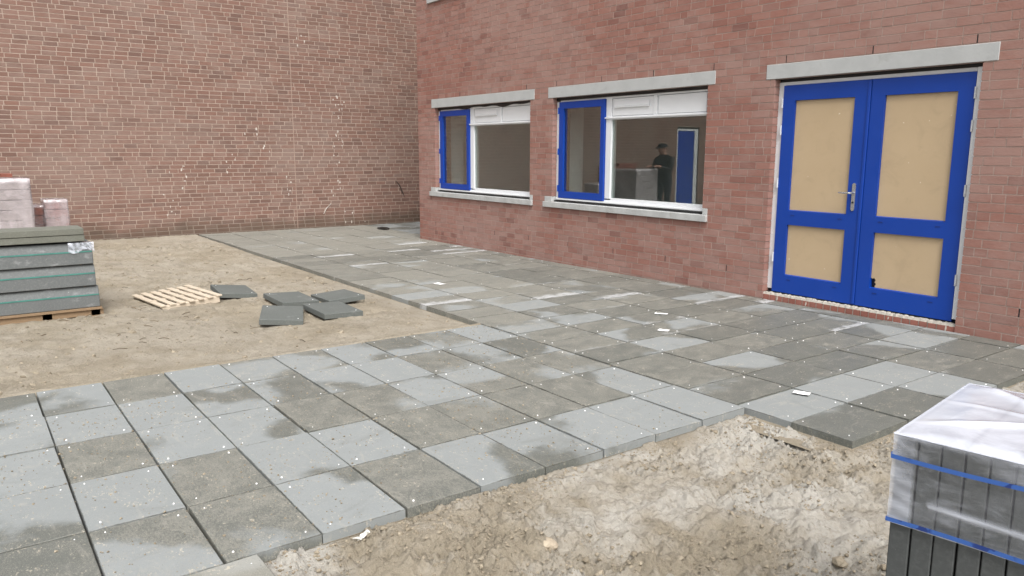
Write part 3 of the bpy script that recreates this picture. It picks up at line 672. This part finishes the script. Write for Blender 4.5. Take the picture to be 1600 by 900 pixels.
# splashes of mortar and lime on the wall
m = MB()
for (y, z, s, k) in ((6.0, 2.7, .16, 9), (5.98, 2.2, .2, 10), (5.95, 1.5, .15, 6), (5.85, .9, .12, 5), (2.6, 1.2, .15, 6), (2.35, .6, .25, 8), (4.2, 1.9, .3, 6), (5.2, 3.9, .2, 5), (6.2, .35, .3, 8), (4.85, .9, .2, 6), (3.6, 1.35, .2, 5)):
    for i in range(k):
        yy, zz = y+random.gauss(0, s*.5), z+random.gauss(0, s); r1, r2 = random.uniform(.006, .022), random.uniform(.01, .045); b = len(m.v)
        m.v += [(.0035+random.random()*.001, yy+r1*random.uniform(.6, 1)*math.cos(a), zz+r2*random.uniform(.6, 1)*math.sin(a)) for a in np.linspace(0, 5.5, 8)]; m.f.append(tuple(range(b, b+8)))
stuff(m.build('mortar_splashes', 'splash', wall))
MB().tube([(.012, 7.36, .98), (.02, 7.46, .86), (.02, 7.52, .72), (.012, 7.58, .60)], [.004, .009, .011, .004], 6).build('dark_streak', 'charred_wood', wall)  # thin dark streak modelled on the wall face
MB().tube([(.012, 5.55, .28), (.012, 5.62, .40), (.012, 5.73, .50)], [.006, .012, .008], 6).build('lime_streak', 'splash', wall)
wd = empty('door'); wd.parent = wall; wd['label'] = 'blue door seen only as a reflection in the window'
MB().box(-.12, -.03, -4.70, -4.64, 0, 2.36).box(-.12, -.03, -5.61, -5.45, 0, 2.36).box(-.12, -.031, -5.449, -4.701, 2.30, 2.36).build('door_frame', 'white_paint', wd)
MB().box(-.10, -.045, -5.448, -4.702, .03, 2.298).build('door_leaf', 'blue_paint', wd); MB().tube([(-.045, -5.36, 1.05), (.01, -5.36, 1.05), (.01, -5.25, 1.05)], .01, 8).build('handle', 'steel', wd)

# ================================================================== THINGS ON THE LEFT
# pallet under the kerb pack
pl = tag(empty('pallet', (-6.18, -.53, 0)), 'half buried orange brown wooden pallet under the strapped kerbstones', 'pallet')
for i in range(5): MB().box(-.5+.23*i, -.5+.23*i+.10, -.52, .52, .048, .068).build('deck_board', 'old_pallet_wood', pl)
for y in (-.48, 0, .42):
    for x in (-.47, -.05, .40): MB().box(x, x+.10, y, y+.08, -.03, .0475).build('block', 'old_pallet_wood', pl)
MB().box(.475, .50, -.53, .53, -.012, .047).build('edge_board', 'old_pallet_wood', pl)
# three layers of kerbs, each layer strapped
prof = lambda z: [(0, z), (0, z+.128), (-.034, z+.212), (-.248, z+.212), (-.248, z)]
names = ('bottom layer of strapped grey kerbstones resting on the sunken pallet', 'middle layer of strapped grey kerbstones in the stack by the left edge', 'uppermost strapped kerbstone layer with a scrap of white wrap on its corner')
for k in range(3):
    z = .070+.2175*k; g_ = tag(empty('kerbstone_bundle', (-5.685-.004*k, -.035+.012*(k == 0)-.006*k, z)), names[k], 'kerbstones', 'strapped kerbstone layers')
    for i in range(4):
        m = MB(); n = 5; o_ = [(u-.25*i, w__) for (u, w__) in prof(0)]; m.prism(o_, 'y', -1.0, 0.); m.build('kerbstone', 'kerb_concrete', g_, bevel=.006)
    sm_ = MB(); zz = .126
    sm_.box(.0005, .003, -.995, -.005, zz-.006, zz+.007); sm_.build('strap', 'teal_strap', g_)
    for y in (-.12, -.85): MB().box(-.6, -.02, y-.01, y+.01, .2125, .215).build('spacer', 'old_pallet_wood', g_)
    if k == 2:
        n1, n2 = 14, 10; v = []; f = []
        for i in range(n1+1):
            for j in range(n2+1):
                y = -.21+.225*i/n1; s = j/n2; x, zz = (-.10*(1-s*2), .216) if s < .5 else (.006-.012*(1-(s-.5)*2)*0, .216-(s-.5)*2*.085*(1+.25*math.sin(i*.5)))
                v.append((x+random.uniform(-.002, .003)+.004, y, zz+random.uniform(0, .003)))
        for i in range(n1):
            for j in range(n2): f.append((i*(n2+1)+j, (i+1)*(n2+1)+j, (i+1)*(n2+1)+j+1, i*(n2+1)+j+1))
        me = mesh('wrap_scrap', v, f, True); at = me.attributes.new('milk', 'FLOAT', 'POINT'); at.data.foreach_set('value', [random.choice([.1, .25, .4, .7]) for _ in v]); link('wrap_scrap', me, 'stretch_film', g_)
for k, (z, lb) in enumerate(((.732, 'lower of two plain concrete slabs lying on the strapped kerbstones'), (.7975, 'upper of two plain concrete slabs lying on the strapped kerbstones'))):
    m = MB().box(-.42, 0, -.95, 0, 0, .062); o = tag(m.build('concrete_slab', 'top_slab', bevel=.004), lb, 'slab', 'slabs on the kerb stack'); o.location = (-5.69+.006*k, -.105-.004*k, z+.004)
# wrapped packs further back
def wrapped_pack(name, loc, sx_, sy_, sz_, core, filmmat, lb, cat, rot=0, milk=.45, label=False, lumps=0):
    e = tag(empty(name, loc, (0, 0, rot)), lb, cat); nb = max(2, int(sz_/.14)); h_ = sz_/nb
    for i in range(nb): MB().box(-sx_, -.012, -sy_/2+.012, sy_/2-.012, h_*i+.004, h_*(i+1)-.004).build('block_layer', core, e, bevel=.008)
    n = 14; bm = bmesh.new(); bmesh.ops.create_cube(bm, size=1); bmesh.ops.subdivide_edges(bm, edges=bm.edges[:], cuts=n, use_grid_fill=True)
    for vv in bm.verts:
        x, y, z = vv.co; nz = vnoise(np.array([y*9+z*5.]), np.array([z*7+x*8.]), 5)[0]-.5; n2 = vnoise(np.array([y*25.+z*4]), np.array([z*5+x*25.]), 9)[0]-.5
        tp = 1-.05*max(0, z)**2; vv.co = Vector(((x-.5)*sx_*tp, y*sy_*tp, (z+.5)*sz_+.012))+Vector((x, y, z)).normalized()*(.022*nz+.02*n2+.006)
    me = bpy.data.meshes.new('film'); bm.to_mesh(me); at = me.attributes.new('milk', 'FLOAT', 'POINT')
    at.data.foreach_set('value', [min(.95, max(.02, milk+.5*(vnoise(np.array([vv.co.y*11]), np.array([vv.co.z*9+vv.co.x*7]), 3)[0]-.5)+(.4 if vv.co.z > sz_*.97 else 0))) for vv in bm.verts]); bm.free(); me.shade_smooth()
    link('stretch_film', me, filmmat, e)
    if label:
        MB().box(.022, .026, sy_/2-.27, sy_/2-.01, sz_*.36, sz_*.36+.045).build('label_strip', 'label_print', e); MB().box(.022, .0255, sy_/2-.27, sy_/2-.21, sz_*.36-.03, sz_*.36-.001).build('label_strip', 'label_print', e)
    return e
wrapped_pack('wrapped_block_pack', (-10.72, -.535, .0), .8, .76, 1.215, 'grey_pack', 'pink_film', 'tall pale film wrapped pack with a white label behind the slab stack', 'wrapped pack', 0, .34, True)
wrapped_pack('wrapped_brick_pack', (-11.45, .215, .0), .5, .34, .85, 'pink_pack', 'pink_film', 'small pinkish film wrapped pack at the right end behind the slab stack', 'wrapped pack', 0, .34)
wrapped_pack('red_block_pack', (-11.62, -.02, .0), .5, .30, .76, 'brick_pack', 'pink_film', 'red bundle loosely wrapped between the two film wrapped packs', 'wrapped pack', R(6), .22)
rp = tag(empty('brick_stack', (-11.75, -.78, 0)), 'open stack of red brown bricks peeking over the tall wrapped pack', 'bricks')
for r_ in range(17):
    z = .02+.079*r_
    for i in range(4):
        if r_ == 16 and i == 3: continue
        MB().box(-.5, 0, -.42+.215*i+(.03 if r_ % 2 else 0), -.42+.215*i+.208+(.03 if r_ % 2 else 0), z, z+.074).build('brick', 'brick_pack', rp, bevel=.003)
# tilted pallet of pale slats
sp = tag(empty('slatted_pallet', (-6.03, .77, .018), (R(4), R(-1), R(6))), 'small pallet of pale new wooden slats lying in the sand', 'pallet')
for i in range(7):
    y = -.29+.098*i; MB().box(-.52+random.uniform(-.02, .02), .50+random.uniform(-.02, .02), y-.029, y+.029, .018, .034).build('slat', 'pallet_wood', sp, bevel=.002)
for x in (-.45, 0, .43): MB().box(x-.04, x+.04, -.30, .30, -.05, .0175).build('bearer', 'pallet_wood', sp, bevel=.003)
# loose slabs
SL = tile_mesh('loose_slab', .598, .398, .052, .005); SL.materials.clear(); SL.materials.append(M['loose_slab'])
for (loc, rot, lb) in (((-4.349, 1.368, .062), (-4.5, 2, -21), 'loose grey slab nearest the camera with a pale wet corner'),
                       ((-5.08, 1.721, .070), (-3, 1, 0), 'loose grey slab in the middle of the group of five'),
                       ((-4.93, 2.185, .066), (3.5, -2.5, -3), 'loose grey slab closest to the paved edge of the terrace'),
                       ((-4.326, 1.874, .058), (-2, .5, -1), 'loose grey slab at the right front of the group of five'),
                       ((-5.985, 1.379, .062), (-6, 1, -5), 'loose bluish slab tilted beside the slatted pallet')):
    o = tag(link('paving_slab', SL), lb, 'slab', 'loose slabs on the sand'); o.location = loc; o.rotation_euler = tuple(R(a) for a in rot)
    m = MB()
    for (ax, ay) in ((-1, -1), (1, 1)): m.tube([(ax*.24, ay*.15, -.001), (ax*.24, ay*.15, .003)], .005, 7)
    m.build('foam_pellet', 'foam', o)
# paper labels on the tiles
for (x, y, a, sz, lb) in ((.04, 3.34, 20, (.105, .07), 'white paper label on the front slabs near the wrapped pack'), (-2.33, 4.51, 35, (.13, .06), 'white paper label on the terrace below the door, nearer the wall'), (-1.8, 3.98, 30, (.10, .075), 'white paper label in the middle of the terrace before the door'), (-5.21, 3.64, 10, (.15, .09), 'white paper scrap on the sandy part of the terrace')):
    n = 5; v = []; f = []
    for i in range(n+1):
        for j in range(n+1): v.append(((i/n-.5)*sz[0], (j/n-.5)*sz[1], .004+.010*((i/n-.5)**2+(j/n-.5)**2)*random.uniform(.4, 1.2)))
    for i in range(n):
        for j in range(n): f.append((i*(n+1)+j, (i+1)*(n+1)+j, (i+1)*(n+1)+j+1, i*(n+1)+j+1))
    o = tag(link('paper_label', mesh('paper_label', v, f), 'paper'), lb, 'label', 'paper labels'); o.location = (x, y, .001); o.rotation_euler = (0, 0, R(a))
o = tag(MB().tube([(-.16, 0, .03), (-.05, .02, .035), (.10, -.01, .04), (.16, .01, .035)], [.02, .032, .034, .02], 6).build('burnt_timber', 'charred_wood'), 'short black timber offcut lying by the alley mouth', 'timber'); o.location = (-11.95, 6.24, .0); o.rotation_euler = (0, 0, R(20))

# ================================================================== WRAPPED SLAB PACK (right foreground)
pk = tag(empty('slab_pack', (1.978, .760, 0), (0, 0, R(8.4))), 'dark slabs stacked on edge under clear film with blue tape, right foreground', 'slab pack')
PIT, H0, NT_ = .0526, .875, 20
for lay_ in range(2):
    zt = H0-.404*lay_
    sm0 = MB().box(0, .0485, 0, .598, -.40, 0).build('slab', 'pack_slab', pk, bevel=.0025); me = sm0.data
    for i in range(NT_):
        o = sm0 if i == 0 else link('slab', me, None, pk)
        o.location = (PIT*i+.001, random.uniform(-.003, .003), zt+random.uniform(-.002, .001)); o.rotation_euler = (0, random.uniform(-.004, .004), 0)
for y in (.06, .29, .50): MB().box(-.02, PIT*NT_+.02, y-.04, y+.04, -.05, .066).build('bearer', 'old_pallet_wood', pk)
# film: cover over the top, hanging down the sides
LX, LY, ZB = PIT*NT_, .60, .640
def film_part(name, fn, n1, n2):
    v = []; ml = []; f = []
    for i in range(n1+1):
        for j in range(n2+1):
            p, mlk = fn(i/n1, j/n2); v.append(p); ml.append(mlk)
    for i in range(n1):
        for j in range(n2): f.append((i*(n2+1)+j, (i+1)*(n2+1)+j, (i+1)*(n2+1)+j+1, i*(n2+1)+j+1))
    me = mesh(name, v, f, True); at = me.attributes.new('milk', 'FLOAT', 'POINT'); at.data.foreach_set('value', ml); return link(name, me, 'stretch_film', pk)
def vn(a, b, s): return float(vnoise(np.array([a]), np.array([b]), s)[0])-.5
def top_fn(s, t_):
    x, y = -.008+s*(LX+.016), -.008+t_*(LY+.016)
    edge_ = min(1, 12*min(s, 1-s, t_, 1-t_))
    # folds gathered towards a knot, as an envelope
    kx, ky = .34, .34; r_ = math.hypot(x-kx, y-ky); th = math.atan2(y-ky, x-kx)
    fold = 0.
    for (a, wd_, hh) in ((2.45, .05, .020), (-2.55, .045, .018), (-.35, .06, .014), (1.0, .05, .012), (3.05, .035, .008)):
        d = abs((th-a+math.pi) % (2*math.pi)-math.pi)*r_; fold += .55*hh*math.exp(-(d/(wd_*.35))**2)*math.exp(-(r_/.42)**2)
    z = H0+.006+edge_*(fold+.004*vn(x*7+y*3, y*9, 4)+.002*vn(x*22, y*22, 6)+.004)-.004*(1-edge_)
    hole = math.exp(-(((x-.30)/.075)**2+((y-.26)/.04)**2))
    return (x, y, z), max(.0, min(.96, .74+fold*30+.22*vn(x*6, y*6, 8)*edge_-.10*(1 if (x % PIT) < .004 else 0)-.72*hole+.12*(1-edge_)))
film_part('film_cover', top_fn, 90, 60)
def side_fn(kind):
    def fn(s, t_):
        z = H0+.004-t_*(H0+.004-ZB); ln = LX if kind in 'fb' else LY; u = -.006+s*(ln+.012)
        pull = .003*vn(u*9+z*14, z*20-u*10, 11)+.002*vn(u*26+z*30, z*38, 13); off = (.007+pull)*(.5 if kind == 'l' else 1.)
        # diagonal stretch wrinkles fan out of the corner
        cx = u; wr = math.sin((z*1.0+cx*.38)*150+4*vn(u*8, z*8, 5))*math.exp(-cx*9)*(1-t_*.6); off += .0012*wr
        # horizontal welt a third of the way up
        band = math.exp(-((z-.715+.012*math.sin(u*3))/.007)**2)*(1 if u > .085 else 0); off += .004*band
        mk = .05+.26*max(0, wr)**3+.50*band+.9*max(0, vn(u*7+3, z*13, 17)-.22)+(.34 if u < .046 else 0)*(.7+vn(u*30, z*14, 19)*.8)
        mk += .35*math.exp(-((t_-1)/.05)**2)+.35*math.exp(-(t_/.04)**2)
        p = {'f': (u, -off, z), 'l': (-off, u, z), 'b': (u, LY+off, z), 'r': (LX+off, u, z)}[kind]
        return p, max(0., min(.92, mk))
    return fn
for k in 'flbr': film_part('film_skirt', side_fn(k), 110 if k in 'fb' else 60, 34)
for (z, hh) in ((.822, .0115), (.648, .0115)):
    m = MB()
    for (a, b) in (((-.0065, -.0145), (LX+.01, -.0145)), ((-.0068, LY+.01), (-.0068, -.0142))):
        n = 26; b0 = len(m.v)
        for i in range(n+1):
            t_ = i/n; x = a[0]+(b[0]-a[0])*t_; y = a[1]+(b[1]-a[1])*t_; dz = .004*math.sin(t_*9+z*20); m.v += [(x, y, z-hh/2+dz), (x, y, z+hh/2+dz)]
        m.f += [(b0+2*i, b0+2*i+2, b0+2*i+3, b0+2*i+1) for i in range(n)]
    m.build('blue_tape', 'blue_tape', pk)

# ================================================================== SMALL STUFF
def blob(m, c_, r_, sub):
    b = len(m.v); ph = (1+5**.5)/2
    base = [(-1, ph, 0), (1, ph, 0), (-1, -ph, 0), (1, -ph, 0), (0, -1, ph), (0, 1, ph), (0, -1, -ph), (0, 1, -ph), (ph, 0, -1), (ph, 0, 1), (-ph, 0, -1), (-ph, 0, 1)]
    fc = [(0, 11, 5), (0, 5, 1), (0, 1, 7), (0, 7, 10), (0, 10, 11), (1, 5, 9), (5, 11, 4), (11, 10, 2), (10, 7, 6), (7, 1, 8), (3, 9, 4), (3, 4, 2), (3, 2, 6), (3, 6, 8), (3, 8, 9), (4, 9, 5), (2, 4, 11), (6, 2, 10), (8, 6, 7), (9, 8, 1)]
    for q_ in base:
        k = r_/1.9*random.uniform(.65, 1.25); m.v.append((c_[0]+q_[0]*k, c_[1]+q_[1]*k, c_[2]+q_[2]*k*.75))
    m.f += [tuple(b+i for i in q_) for q_ in fc]
m = MB(); cnt = 0
N = 60000; xs = rng.uniform(0.0, 2.6, N); ys = rng.uniform(-.9, 4.2, N); dd = in_paving(xs, ys); hh = front_h(xs, ys); dens = sstep(-.3, .4, fbm(xs, ys, 1.7, 21, 3)+.35*np.exp(-(dd/.25)**2)+.5*fbm(xs, ys, 6, 77, 3))
for x, y, d, h_, de in zip(xs, ys, dd, hh, dens):
    if d < .02 or random.random() > de*.62 or math.hypot(x-.45, y-.98) < .12: continue
    r_ = min(.024, .0022+random.expovariate(1/.0024)); blob(m, (x, y, min(h_+r_*.25, -.004+r_*.5 if d < .06 else 9)), r_, 0); cnt += 1
me = mesh('sand_clods', m.v, m.f); stuff(link('sand_clods', me, 'clod'), 'crumbly sand clods scattered over the churned strip', 'clods')
m = MB()
gx = rng.uniform(-12.5, -3.05, 2600); gy = rng.uniform(-2, 2.7, 2600)
for x, y, h_ in zip(gx, gy, left_h(gx, gy)):      # grit left on the sandy yard
    r_ = .004+random.expovariate(1/.006); blob(m, (x, y, h_), min(r_, .03), 0)
stuff(link('yard_grit', mesh('yard_grit', m.v, m.f), 'clod'), 'small lumps of sand strewn over the open yard', 'grit')
m = MB()
gx = rng.uniform(-10, -3.1, 420); gy = rng.uniform(-1.6, 2.6, 420)
for x, y, h_, f0 in zip(gx, gy, left_h(gx, gy), fbm(gx, gy, .9, 61, 3)):
    if f0 < .02: continue
    a = random.uniform(0, 6.28); L = random.uniform(.01, .06); c_, s_ = math.cos(a), math.sin(a)
    m.tube([(x-c_*L, y-s_*L, h_+.004), (x+random.uniform(-.01, .01), y+random.uniform(-.01, .01), h_+.012), (x+c_*L, y+s_*L, h_+.003)], random.uniform(.0012, .0035), 4)
stuff(m.build('twigs', 'twig'), 'dark twigs and root bits littering the sandy yard', 'twigs')
# crumbs of sand on the tiles
m = MB()
gx = rng.uniform(-3, 0, 5200); gy = rng.uniform(-1.6, 2.8, 5200)
for x, y, f0 in zip(gx, gy, fbm(gx, gy, 1.5, 81, 3)):
    if f0 < random.uniform(-.3, .35): continue
    r_ = min(.009, .0018+random.expovariate(1/.0014)); blob(m, (x, y, r_*.25), r_, 0)
stuff(link('sand_crumbs', mesh('sand_crumbs', m.v, m.f), 'clod'), 'sand crumbs scattered over the near paving tiles', 'crumbs')
m = MB(); blob(m, (0, 0, 0), .042, 0); blob(m, (.02, .012, -.008), .034, 0); o = tag(m.build('stone', 'stone', bevel=.006), 'fist sized pale stone lying beside the boot print', 'stone'); o.location = (.568, .756, -.035)
for (x, y, z, r_, lb) in ((1.02, 1.9, -.04, .032, 'dark sand lump between the slab step and the wrapped pack'), (1.36, 1.62, -.045, .03, 'sand lump close to the left side of the wrapped pack')):
    m = MB(); blob(m, (0, 0, 0), r_, 0); blob(m, (r_*.5, r_*.3, -.004), r_*.7, 0); o = tag(m.build('sand_lump', 'clod'), lb, 'lump'); o.location = (x, y, z)
m = MB(); m.tube([(0, 0, 0), (.02, .01, .025), (.03, .03, .045), (.05, .03, .05)], [.004, .012, .009, .003], 6); m.tube([(-.03, -.01, 0), (.0, .0, .012), (.03, .0, .018)], [.003, .006, .003], 5)
o = tag(m.build('plastic_scrap', 'plastic_scrap'), 'cream scrap of plastic sticking out of the sand at the paving edge', 'scrap'); o.location = (.088, .121, -.03)

# ================================================================== PERSON (stands left of the frame, mirrored in the window)
per = tag(empty('person', (-10.75, -1.19, -.01), (0, 0, R(90))), 'person in black cap and black jacket leaning at the wrapped pack, seen in the window', 'person')
per.scale = (1.1, 1.2, 1.04)
# local: +x is where the person faces
sk = {'pel': ((0, 0, .96), .145), 'bel': ((.01, 0, 1.10), .15), 'che': ((.03, 0, 1.30), .165), 'ucb': ((.05, 0, 1.45), .12), 'nec': ((.075, 0, 1.535), .062), 'jaw': ((.105, 0, 1.60), .075), 'sku': ((.10, 0, 1.685), .098), 'top': ((.095, 0, 1.755), .07), 'nos': ((.205, 0, 1.655), .016)}
E_ = [('pel', 'bel'), ('bel', 'che'), ('che', 'ucb'), ('ucb', 'nec'), ('nec', 'jaw'), ('jaw', 'sku'), ('sku', 'top'), ('sku', 'nos')]
for s, sg in (('l', 1), ('r', -1)):
    sk.update({s+'hip': ((.0, .10*sg, .90), .105), s+'kne': ((.035, .115*sg, .50), .072), s+'ank': ((-.01, .12*sg, .10), .05), s+'hee': ((-.03, .12*sg, .04), .042), s+'toe': ((.17, .14*sg, .035), .035),
               s+'sho': ((.03, .195*sg, 1.42), .078), s+'elb': ((.10, .25*sg, 1.16), .057), s+'wri': ((.30, .14*sg, 1.235), .038), s+'pal': ((.37, .11*sg, 1.255), .036)})
    E_ += [('pel', s+'hip'), (s+'hip', s+'kne'), (s+'kne', s+'ank'), (s+'ank', s+'hee'), (s+'ank', s+'toe'), ('ucb', s+'sho'), (s+'sho', s+'elb'), (s+'elb', s+'wri'), (s+'wri', s+'pal')]
    for k, (dy, L) in enumerate(((.032, .058), (.012, .072), (-.010, .068), (-.030, .052))):
        a, b = s+'fa%d' % k, s+'fb%d' % k; sk[a] = ((.405, (.11+dy)*sg, 1.262), .010); sk[b] = ((.405+L*.75, (.11+dy)*sg, 1.250-L*.3), .0085); E_ += [(s+'pal', a), (a, b)]
    sk[s+'th'] = ((.365, (.11-.052)*sg, 1.265), .011); sk[s+'tt'] = ((.405, (.11-.066)*sg, 1.272), .009); E_ += [(s+'pal', s+'th'), (s+'th', s+'tt')]
keys = list(sk); me = bpy.data.meshes.new('body'); me.from_pydata([sk[k][0] for k in keys], [(keys.index(a), keys.index(b)) for a, b in E_], [])
body = link('body', me, None, per)
t = NT('clothes_and_skin'); o_ = t.coord('Object'); s3 = t.sep(o_)
head = t.math('MULTIPLY', t.math('GREATER_THAN', s3[2], 1.535), 1.); hand = t.math('GREATER_THAN', s3[0], .315); skin = t.math('MAXIMUM', head, hand)
cl = t.mix(t.math('GREATER_THAN', s3[2], .95), (.018, .020, .026), (.012, .012, .014)); cl = t.mix(t.math('LESS_THAN', s3[2], .075), cl, (.03, .02, .015))
t.base(t.mix(skin, cl, (.48, .27, .20))); t.rough(.75); me.materials.append(t.m)
md = body.modifiers.new('skin', 'SKIN'); md.use_smooth_shade = True
sv = me.skin_vertices[0].data
for i, k in enumerate(keys): sv[i].radius = (sk[k][1], sk[k][1]); sv[i].use_root = (k == 'pel')
ss = body.modifiers.new('sub', 'SUBSURF'); ss.levels = 2; ss.render_levels = 2
m = MB(); n = 16
for (z, r_) in ((1.70, .108), (1.735, .108), (1.775, .092), (1.80, .05)):
    for k in range(n): m.v.append((.095+r_*1.08*math.cos(k*6.283/n), r_*.92*math.sin(k*6.283/n), z))
for j in range(3):
    for k in range(n): m.f.append((j*n+k, j*n+(k+1) % n, (j+1)*n+(k+1) % n, (j+1)*n+k))
m.f.append(tuple(3*n+k for k in range(n)))
cap_ = m.build('cap', 'cap_black', per, smooth=True)
m = MB(); out = [(.18, .085)]+[(.20+.10*math.sin(a), .085*math.cos(a)) for a in np.linspace(.1, 3.04, 10)]+[(.18, -.085)]
b = 0; m.v = [(x, y, 1.700-.25*(x-.18)) for (x, y) in out]+[(x, y, 1.708-.25*(x-.18)) for (x, y) in out]; nn = len(out); m.f = [tuple(range(nn)), tuple(reversed(range(nn, 2*nn)))]+[(i, (i+1) % nn, nn+(i+1) % nn, nn+i) for i in range(nn)]
m.build('peak', 'cap_black', cap_)
for sg in (-1, 1):
    MB().tube([(.187, .036*sg, 1.672), (.193, .036*sg, 1.672)], .008, 8).build('eye', 'cap_black', per); MB().tube([(.09, .093*sg, 1.63), (.085, .104*sg, 1.655), (.09, .095*sg, 1.685)], [.010, .014, .010], 6).build('ear', 'skin_part', per)
MB().tube([(.188, -.022, 1.607), (.194, 0, 1.609), (.188, .022, 1.607)], .005, 6).build('mouth', 'brick_pack', per)
